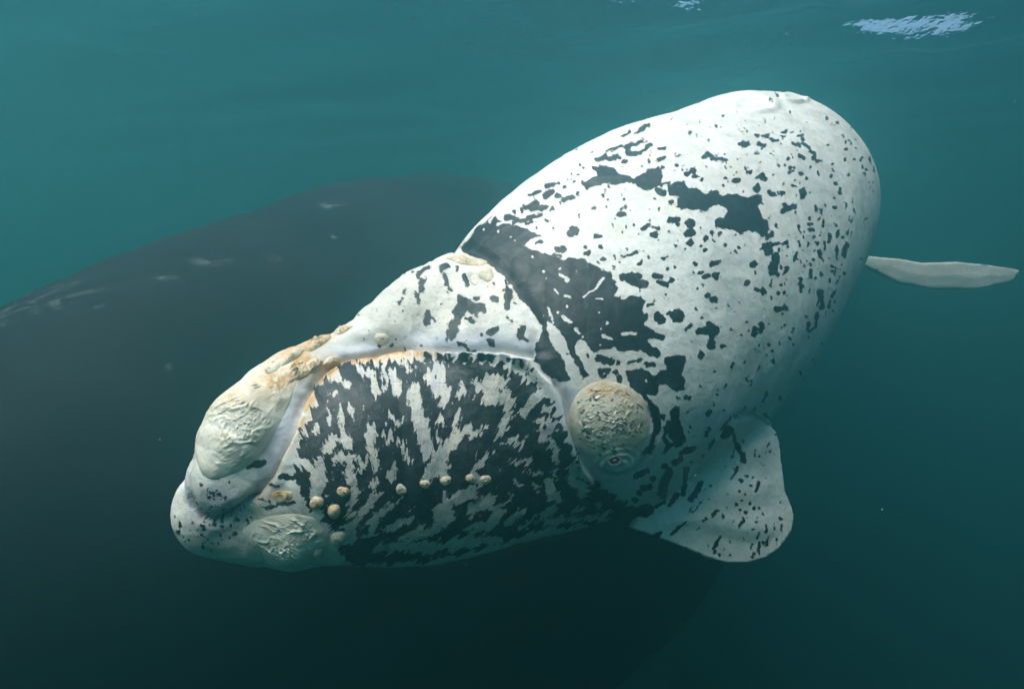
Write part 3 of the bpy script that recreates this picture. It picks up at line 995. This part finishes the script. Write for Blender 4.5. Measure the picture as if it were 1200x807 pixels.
    F = np.where((x < 760) & (y > 405) & near & (L > -12), np.maximum(F, L), F)
    # beads on the lip edge are blotched
    bm = (s > 0) & (s < 13) & (x > 490) & (x < 620) & (y < 450)
    F = np.where(bm, np.where(s < 3.2, -2.0, np.maximum(F - 2, 3.2 * (bsin - 0.7) + 4.5 * fbm(np.stack([arc / 5.5, s / 7, 0 * x], 1), 85, 3) - 0.02 * (s - 7) ** 2)), F)
    # where the camera cannot see: the same kind of blotches, in space
    B = 26 * (fbm(q3 * 5.5, 91, 4) - 0.42)
    fk = smooth(-0.03, 0.03, face)
    F = F * fk + (1 - fk) * B

    # ---- soft lilac grey skin, shade painted into folds, and orange crust
    grey = 0.85 * smooth(0, 10, -s) * np.exp(-(np.maximum(-s - 8, 0) / 16) ** 2) * (~ins) * near * (x > 300)
    grey += 0.5 * gauss(x, y, 560, 400, 70, 14) * near + 0.55 * gauss(x, y, 250, 585, 30, 22) * near
    grey += 0.6 * gauss(x, y, 655, 480, 12, 40) * near + 0.7 * gauss(x, y, 258, 590, 18, 15) * near + 0.45 * gauss(x, y, 240, 625, 24, 18) * near
    grey += 0.8 * np.exp(-(fd / 7.0) ** 2) * (y > 505) * near  # shade under the eye dome, painted grey along the fold
    grey += 0.5 * bm
    cheek = smooth(-4, 8, poly_sd(x, y, CHEEK, 20))
    grey += 0.75 * cheek * smooth(0.05, 0.6, fbm(np.stack([th * 300 / 2.6, rad / 40, 0 * x], 1), 95, 3)) * near
    grey += 0.5 * np.exp(-(kd / 3.5) ** 2) * (d > 2.3) * (d < 3.1)  # crease round the flipper edge darkened with painted shade
    grey += 0.8 * np.exp(-(s / 2.6) ** 2) * fl * near + 0.45 * gauss(x, y, 325, 525, 16, 45) * near  # groove shade painted along the front lip line, then grey snout skin
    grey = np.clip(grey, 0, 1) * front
    orange = 1.0 * np.exp(-((s - 3) / 6.0) ** 2) * smooth(335, 380, x) * smooth(545, 470, x) * near
    orange += 0.5 * np.exp(-((s - 2) / 4.0) ** 2) * smooth(520, 480, x) * (x > 300) * near
    orange += 1.3 * gauss(x, y, 345, 428, 34, 20) + 0.8 * np.exp(-(polyline_d(x, y, [(345, 408), (372, 396), (400, 382)])[0] / 7) ** 2)
    orange += 1.2 * gauss(x, y, 331, 580, 13, 6) + 0.6 * gauss(x, y, 560, 306, 26, 8) + 0.5 * gauss(x, y, 574, 325, 8, 10)
    orange += 0.7 * gauss(x, y, 703, 452, 22, 8)
    orange = np.clip(orange, 0, 1) * front * near
    tan = np.clip(1.1 * smooth(-6, 22, poly_sd(x, y, CHEEK, 30)) + 0.7 * gauss(x, y, 330, 620, 60, 40) + 0.75 * gauss(x, y, 500, 370, 110, 55) + 0.7 * gauss(x, y, 270, 600, 80, 50)
                  + 0.5 * gauss(x, y, 720, 430, 40, 22), 0, 1) * front * near
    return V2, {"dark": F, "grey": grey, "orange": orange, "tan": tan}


calf = empty("whale_calf", P(520, 490, 2.2))
calf["label"] = "white whale calf speckled with black, bumpy head turned to the front"
calf["category"] = "whale"
CV, CQ = build_calf_surface()
CV, CATTR = sculpt_and_paint(CV, CQ)
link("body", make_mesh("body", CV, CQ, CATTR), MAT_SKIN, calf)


# ------------------------------------------------------------------ the white calf: callosities, knobs and eye
BVH = BVHTree.FromPolygons([Vector(v) for v in CV.tolist()], CQ.tolist(), all_triangles=False)


def hit(px, py, d0):
    o = Vector(CAM)
    r = Vector(P(px, py, 1.0) - CAM).normalized()
    h = BVH.ray_cast(o, r)
    if h[0] is None or h[3] > d0 * 1.35:
        h = BVH.find_nearest(Vector(P(px, py, d0)))
    return np.array(h[0]), np.array(h[1])


def ring_outline(cx, cy_, rx, ry, n=24, rot=0.0, wob=0.06, seed=0):
    r = np.random.default_rng(seed)
    ph = r.random(3) * 6.28
    out = []
    for a in np.linspace(0, 2 * math.pi, n, endpoint=False):
        k = 1 + wob * (math.sin(2 * a + ph[0]) + 0.7 * math.sin(3 * a + ph[1]) + 0.5 * math.sin(5 * a + ph[2]))
        u, v = rx * k * math.cos(a), ry * k * math.sin(a)
        out.append((cx + u * math.cos(rot) - v * math.sin(rot), cy_ + u * math.sin(rot) + v * math.cos(rot)))
    return out


def callosity(outline, d0, height, seed, wr_amp, wr_scale, orange, stretch=(1.0, 1.0), rot=0.0, na=120, nr=44, creased=0.5, blot=None, name="callosity",
              label=None, edge=3.0, lumps=(), taper=None):
    """a crust draped over the body: outline in photograph pixels, dome height in metres"""
    o = np.array(outline)
    c = o.mean(0)
    closed = np.vstack([o, o[:1]])
    seg = np.hypot(*np.diff(closed, axis=0).T)
    u = np.concatenate([[0], np.cumsum(seg)])
    t = np.linspace(0, u[-1], na, endpoint=False)
    oo = np.stack([np.interp(t, u, closed[:, 0]), np.interp(t, u, closed[:, 1])], 1)
    for _ in range(3):
        oo = 0.5 * oo + 0.25 * (np.roll(oo, 1, 0) + np.roll(oo, -1, 0))
    rr = np.linspace(0, 1.0, nr) ** 0.8
    px = (c[0] + rr[1:, None] * (oo[None, :, 0] - c[0])).ravel()
    py = (c[1] + rr[1:, None] * (oo[None, :, 1] - c[1])).ravel()
    px = np.concatenate([[c[0]], px])
    py = np.concatenate([[c[1]], py])
    tt = np.concatenate([[0], np.repeat(rr[1:], na)])
    H = [hit(a, b, d0) for a, b in zip(px, py)]
    pos = np.array([h[0] for h in H])
    nor = np.array([h[1] for h in H])
    mean = nor.mean(0)
    nor = 0.45 * nor + 0.55 * mean / np.linalg.norm(mean)
    nor /= np.linalg.norm(nor, axis=1)[:, None]
    ca, sa = math.cos(rot), math.sin(rot)
    qx = (px * ca + py * sa) / wr_scale / stretch[0]
    qy = (-px * sa + py * ca) / wr_scale / stretch[1]
    q = np.stack([qx, qy, np.full_like(qx, seed * 3.7)], 1)
    w = np.stack([fbm(q * 0.6 + 5, seed + 7, 2), fbm(q * 0.6 + 25, seed + 9, 2), 0 * qx], 1)
    ridge = 1 - np.clip(np.abs(fbm(q + 0.7 * w, seed + 1, 2)) * 2.2, 0, 1)
    ridge2 = 1 - np.clip(np.abs(fbm(q * 2.3 + 0.5 * w, seed + 2, 2)) * 2.2, 0, 1)
    fine = fbm(q * 5.0, seed + 3, 3)
    body = np.clip(1 - tt ** edge, 0, 1) ** 0.9
    fade = smooth(1.0, 0.6, tt) * (0.25 + 0.75 * smooth(-0.25, 0.35, fbm(q * 0.45, seed + 19, 2)))
    if taper is not None:
        body = body * taper(px, py)
    h = height * body + fade * wr_amp * (1.1 * (ridge ** 4 - 0.2) + 0.6 * (ridge2 ** 4 - 0.2) + 0.3 * fine)
    for lx, ly, lr, lh in lumps:
        h = h + lh * np.exp(-(((px - lx) ** 2 + (py - ly) ** 2) / (lr * lr)))
    h = np.where(tt > 0.99, -0.004, h)
    pos = pos + nor * h[:, None]
    quads = []
    for i in range(nr - 2):
        for j in range(na):
            k = (j + 1) % na
            quads.append((1 + i * na + j, 1 + (i + 1) * na + j, 1 + (i + 1) * na + k, 1 + i * na + k))
    V = pos
    Q = np.array(quads)
    fan = np.array([(0, 1 + j, 1 + (j + 1) % na, 1 + (j + 1) % na) for j in range(0, na)])
    # centre cap: split into triangles joined as a separate polygon list
    me = bpy.data.meshes.new(name)
    faces = [tuple(f) for f in Q.tolist()] + [(0, 1 + j, 1 + (j + 1) % na) for j in range(na)]
    n0 = np.cross(V[faces[0][1]] - V[faces[0][0]], V[faces[0][2]] - V[faces[0][0]])
    if n0 @ mean < 0:
        faces = [f[::-1] for f in faces]
    me.from_pydata(V.tolist(), [], faces)
    me.update()
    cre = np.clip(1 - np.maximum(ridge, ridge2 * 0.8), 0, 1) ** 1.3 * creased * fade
    dk = np.full(len(V), -3.0)
    if blot is not None:
        dk = blot(px, py, q, tt)
    og = orange(px, py) if callable(orange) else np.full(len(V), float(orange))
    for an, av in (("orange", og), ("crease", cre), ("dark", dk)):
        at = me.attributes.new(an, 'FLOAT', 'POINT')
        at.data.foreach_set("value", np.asarray(av, np.float32))
    me.shade_smooth()
    ob = link(name, me, MAT_CALLOSITY, calf)
    if label:
        ob["label"] = label
    return ob


# bonnet on the tip of the snout
callosity([(226, 519), (228, 506), (238, 487), (258, 463), (282, 445), (308, 428), (335, 417), (350, 424), (348, 446), (338, 475), (326, 500), (312, 524),
           (296, 543), (272, 556), (248, 563), (236, 556), (230, 540)], 1.80, 0.028, 1, 0.0045, 13.0,
          lambda x, y: 1.1 * gauss(x, y, 325, 445, 26, 18) + 0.45 * gauss(x, y, 280, 470, 40, 14), stretch=(1.3, 0.9), rot=-0.5, creased=0.2, taper=lambda x, y: 0.12 + 0.88 * smooth(335, 275, x + 0.35 * (470 - y)),
          blot=lambda x, y, q, t: 3 * fbm(q * np.array([0.8, 3.0, 1]) + 3, 5, 3) - 2.6, label="large cream crusted lump on the snout tip", edge=4.0,
          lumps=((318, 457, 11, 0.010), (296, 470, 12, 0.009), (328, 470, 9, 0.008), (262, 480, 14, 0.006)), na=150, nr=60)
# chin
callosity([(282, 621), (296, 610), (318, 604), (345, 601), (368, 606), (380, 620), (384, 640), (374, 654), (352, 662), (332, 661), (312, 652), (294, 638)],
          1.80, 0.010, 2, 0.006, 12.0, lambda x, y: 0.25 * gauss(x, y, 350, 600, 30, 10), stretch=(1.4, 0.8), rot=0.25, creased=0.2,
          label="wrinkled pale green crust on the chin", edge=2.0, na=150, nr=60)
# over the eye
callosity(ring_outline(714, 493, 49, 47, 40, 0.3, 0.015, 4), 2.0, 0.011, 3, 0.0045, 8.0,
          lambda x, y: 0.8 * gauss(x, y, 705, 455, 30, 9) + 0.45 * gauss(x, y, 745, 490, 18, 40) + 0.25, stretch=(1.0, 1.0), rot=0.6, creased=0.85,
          blot=lambda x, y, q, t: 4 * fbm(q * np.array([1.6, 2.4, 1]) + 8, 15, 3) - 2.5 + 1.2 * gauss(x, y, 705, 490, 22, 26) - 2.0 * smooth(0.8, 1, t),
          label="round yellowish crusted dome above the eye", edge=2.4, na=150, nr=60)
# rostrum island callosities
callosity(ring_outline(349, 434, 15, 11, 24, -0.5, 0.1, 5), 1.98, 0.010, 6, 0.009, 5.0, 0.95, na=72, nr=26)
callosity(ring_outline(368, 428, 11, 8, 24, -0.3, 0.1, 6), 2.0, 0.012, 7, 0.008, 5.0, 0.8, na=64, nr=22)
callosity(ring_outline(389, 424, 12, 7, 24, -0.2, 0.1, 7), 2.05, 0.012, 8, 0.008, 5.0, 0.95, na=64, nr=22)
callosity(ring_outline(341, 418, 17, 6, 24, -0.55, 0.1, 8), 2.0, 0.012, 9, 0.009, 5.0, 0.5, na=72, nr=22)
callosity(ring_outline(371, 402, 21, 5.5, 24, -0.5, 0.1, 9), 2.05, 0.010, 10, 0.009, 4.5, 1.0, na=84, nr=22)
callosity(ring_outline(318, 433, 15, 6, 24, -0.6, 0.1, 19), 1.95, 0.010, 20, 0.009, 5.0, 0.25, na=72, nr=22)
callosity(ring_outline(402, 386, 13, 4, 24, -0.5, 0.1, 10), 2.1, 0.008, 11, 0.005, 6.0, 0.6, na=64, nr=18)
callosity(ring_outline(548, 306, 22, 5, 28, 0.1, 0.15, 11), 2.25, 0.010, 12, 0.008, 6.0, 0.45, na=84, nr=22)
callosity(ring_outline(570, 322, 8, 9, 24, 0.3, 0.1, 12), 2.25, 0.008, 13, 0.005, 7.0, 0.35, na=64, nr=20)
callosity(ring_outline(556, 328, 6, 6, 24, 0.3, 0.1, 13), 2.25, 0.006, 14, 0.004, 7.0, 0.1, na=48, nr=16)
callosity(ring_outline(331, 581, 14, 6.5, 24, -0.15, 0.12, 14), 1.8, 0.004, 15, 0.005, 5.0, 1.0, na=72, nr=22)
# knobs, each with a coarse hair pit in the middle
for i, (kx, ky, kr, og) in enumerate([(447, 397, 9.5, .35), (470, 573.5, 8, .35), (498, 567, 7, .6), (522.5, 563, 7.5, .6), (551, 560.5, 6.5, .6),
                                      (569, 562, 7.5, .5), (402, 576, 8.5, .8), (391.5, 599, 10, .75), (371, 589, 10, .8), (396, 631, 11, .3), (373, 648, 9, .3),
                                      (357, 632, 9, .1), (332, 614, 6, .1)]):
    kr *= 0.88
    callosity(ring_outline(kx, ky, kr, kr * 0.95, 20, 0, 0.09, 30 + i), 1.9, 0.0105 * kr / 9, 40 + i, 0.0035, 4.0, og, na=48, nr=18, creased=0.35,
              name="callosity_knob", edge=2.2,
              blot=lambda x, y, q, t, kx=kx, ky=ky, kr=kr: np.where(np.hypot(x - kx - 1.5, y - ky) < 1.1, 2.0, -3.0) + 2.2 * (t > 0.5) * fbm(q * 2, 5, 2) * (kr < 8))


def eye():
    p, n = hit(EYE_PX[0], EYE_PX[1], 2.0)
    n = Vector(n).normalized()
    right = Vector((0.97, 0.1, 0.16)).normalized()
    right = (right - n * right.dot(n)).normalized()
    up = n.cross(right)
    if up.z < 0:
        up = -up
    mpp = p[1] / FPX

    def shell(fn, nu, nv, mat, name, parent):
        V, Q = [], []
        for i in range(nu):
            for j in range(nv):
                V.append(fn(2 * math.pi * i / nu, j / (nv - 1)))
        for i in range(nu):
            for j in range(nv - 1):
                a, b = i * nv + j, ((i + 1) % nu) * nv + j
                Q.append((a, b, b + 1, a + 1))
        return link(name, make_mesh(name, np.array([list(v) for v in V]), np.array(Q)), mat, parent)

    P0 = Vector(p)

    def ball(a, t):
        ph = (t - 0.5) * math.pi
        r = math.cos(ph)
        return P0 + right * (6.0 * mpp * r * math.cos(a)) + up * (3.6 * mpp * r * math.sin(a)) + n * (0.004 + 4.0 * mpp * math.sin(ph))

    def lid(a, t):
        b = 2 * math.pi * t
        R1, R2 = 7.4 * mpp, 4.6 * mpp
        th = 1.5 * mpp
        k = 1 + th * math.cos(b) / R2 * 0.75
        return P0 + right * (R1 * k * math.cos(a)) + up * (R2 * k * math.sin(a)) + n * (0.0065 + th * math.sin(b))

    e = shell(ball, 32, 16, MAT_EYE, "eye", calf)
    e["label"] = "small dark eye below the yellowish dome"
    shell(lid, 48, 12, MAT_LID, "eyelid", e)


eye()

# ------------------------------------------------------------------ the dark mother behind
MBODY = chain([(-620, 905, 2.4, 0.36), (-400, 830, 2.7, 0.73), (-180, 750, 3.1, 1.04), (20, 690, 3.5, 1.25), (250, 572, 4.5, 1.58), (400, 540, 5.6, 2.08),
               (545, 520, 7.1, 2.68), (695, 495, 10.3, 2.42), (780, 430, 12.5, 1.8), (820, 398, 15.0, 0.75), (830, 395, 17.0, 0.35)], 30)
MFLUKE = Blade(P(830, 395, 17.3), np.array([0.93, -0.35, 0.0]), np.array([0.3, 0.9, 0.25]),
               [(0, -0.7), (1.0, -0.45), (2.4, 0.55), (1.6, 0.6), (0.7, 0.65), (0.1, 0.4), (-0.1, 0.4), (-0.7, 0.65), (-1.6, 0.6), (-2.4, 0.55), (-1.0, -0.45)],
               0.16, 0.05, 2.2)


def sd_mother(V):
    d = sd_chain(V, MBODY)
    t = V[:, 1] > 15
    if t.any():
        d[t] = smin(d[t], MFLUKE.sd(V[t]), 0.3)
    return d


def mother():
    lo = np.array([-6.0, 1.2, -6.8])
    st = 0.11
    sh = (126, 164, 64)
    V, Q = surface_nets(sd_mother, lambda G: lo + G * st, sh, lambda W: np.full(len(W), st))
    V = V - normals(V, Q) * sd_mother(V)[:, None]
    V = relax(V, Q, 2)
    V, Q = subdivide(V, Q)
    V = relax(V, Q, 2)
    N = normals(V, Q)
    V = V + N * (0.012 * fbm(V * 0.7, 5, 2) + 0.003 * fbm(V * 6, 6, 3))[:, None]
    V, Q = subdivide(V, Q)
    V = relax(V, Q, 1)
    x, y, d = to_px(V)
    vw = V - CAM
    fr = smooth(0.0, 0.1, -(N_dot(V, Q, vw)))
    mk = np.zeros(len(V))
    for cx, cy_, rx, ry in ((248, 306, 17, 4.5), (321, 302, 7, 3), (388, 241, 11, 4), (195, 325, 10, 2), (540, 194, 8, 3), (390, 278, 4, 2), (200, 430, 3, 2)):
        mk += 1.3 * gauss(x, y, cx, cy_, rx, ry)
    for a in ([(0, 372), (30, 360), (70, 354)], [(0, 382), (20, 374)], [(60, 352), (120, 338)], [(0, 366), (40, 352), (90, 330)], [(5, 378), (12, 368)]):
        mk += 0.55 * np.exp(-(polyline_d(x, y, a)[0] / 1.8) ** 2)
    for cx, cy_, n, sx, sy in ((60, 355, 14, 50, 12),):
        for _ in range(n):
            u, v = rng.normal(cx, sx), rng.normal(cy_, sy)
            mk += 0.5 * np.exp(-(cap_dist(x, y, (u, v, u + 14, v - 4)) / 1.2) ** 2)
    m = empty("mother_whale", P(250, 560, 6.0))
    m["label"] = "huge dark whale behind the white calf, fading into the water"
    m["category"] = "whale"
    link("body", make_mesh("mother_body", V, Q, {"mark": np.clip(mk, 0, 1) * fr}), MAT_MOTHER, m)


def N_dot(V, Q, vw):
    N = normals(V, Q)
    return (N * vw).sum(1) / np.linalg.norm(vw, axis=1)


mother()


# ------------------------------------------------------------------ specks drifting in the water
def drifting_specks():
    V, Q = [], []
    base = np.array([[1, 0, 0], [-1, 0, 0], [0, 1, 0], [0, -1, 0], [0, 0, 1], [0, 0, -1]], float)
    tri = [(0, 2, 4), (2, 1, 4), (1, 3, 4), (3, 0, 4), (2, 0, 5), (1, 2, 5), (3, 1, 5), (0, 3, 5)]
    for i in range(420):
        d = 1.3 + 6.0 * rng.random() ** 0.7
        p = P(rng.uniform(-150, 1350), rng.uniform(-40, 850), d)
        if p[2] > -0.6 or sd_calf(p[None])[0] < 0.05 or sd_mother(p[None])[0] < 0.05:
            continue
        s = (0.0006 + 0.0016 * rng.random() ** 3) * (0.6 + 0.4 * d)
        k = len(V) * 6
        V.append(p + base * s * rng.uniform(0.6, 1.4, 3))
        Q += [tuple(k + a for a in t) for t in tri]
    me = make_mesh("drifting_specks", np.vstack(V), np.array(Q))
    o = link("drifting_specks", me, plain("speck", (0.5, 0.5, 0.46), 0.8, 0.1))
    o["kind"] = "stuff"
    o["label"] = "tiny pale specks drifting in the sea water"
    o["category"] = "plankton"


drifting_specks()
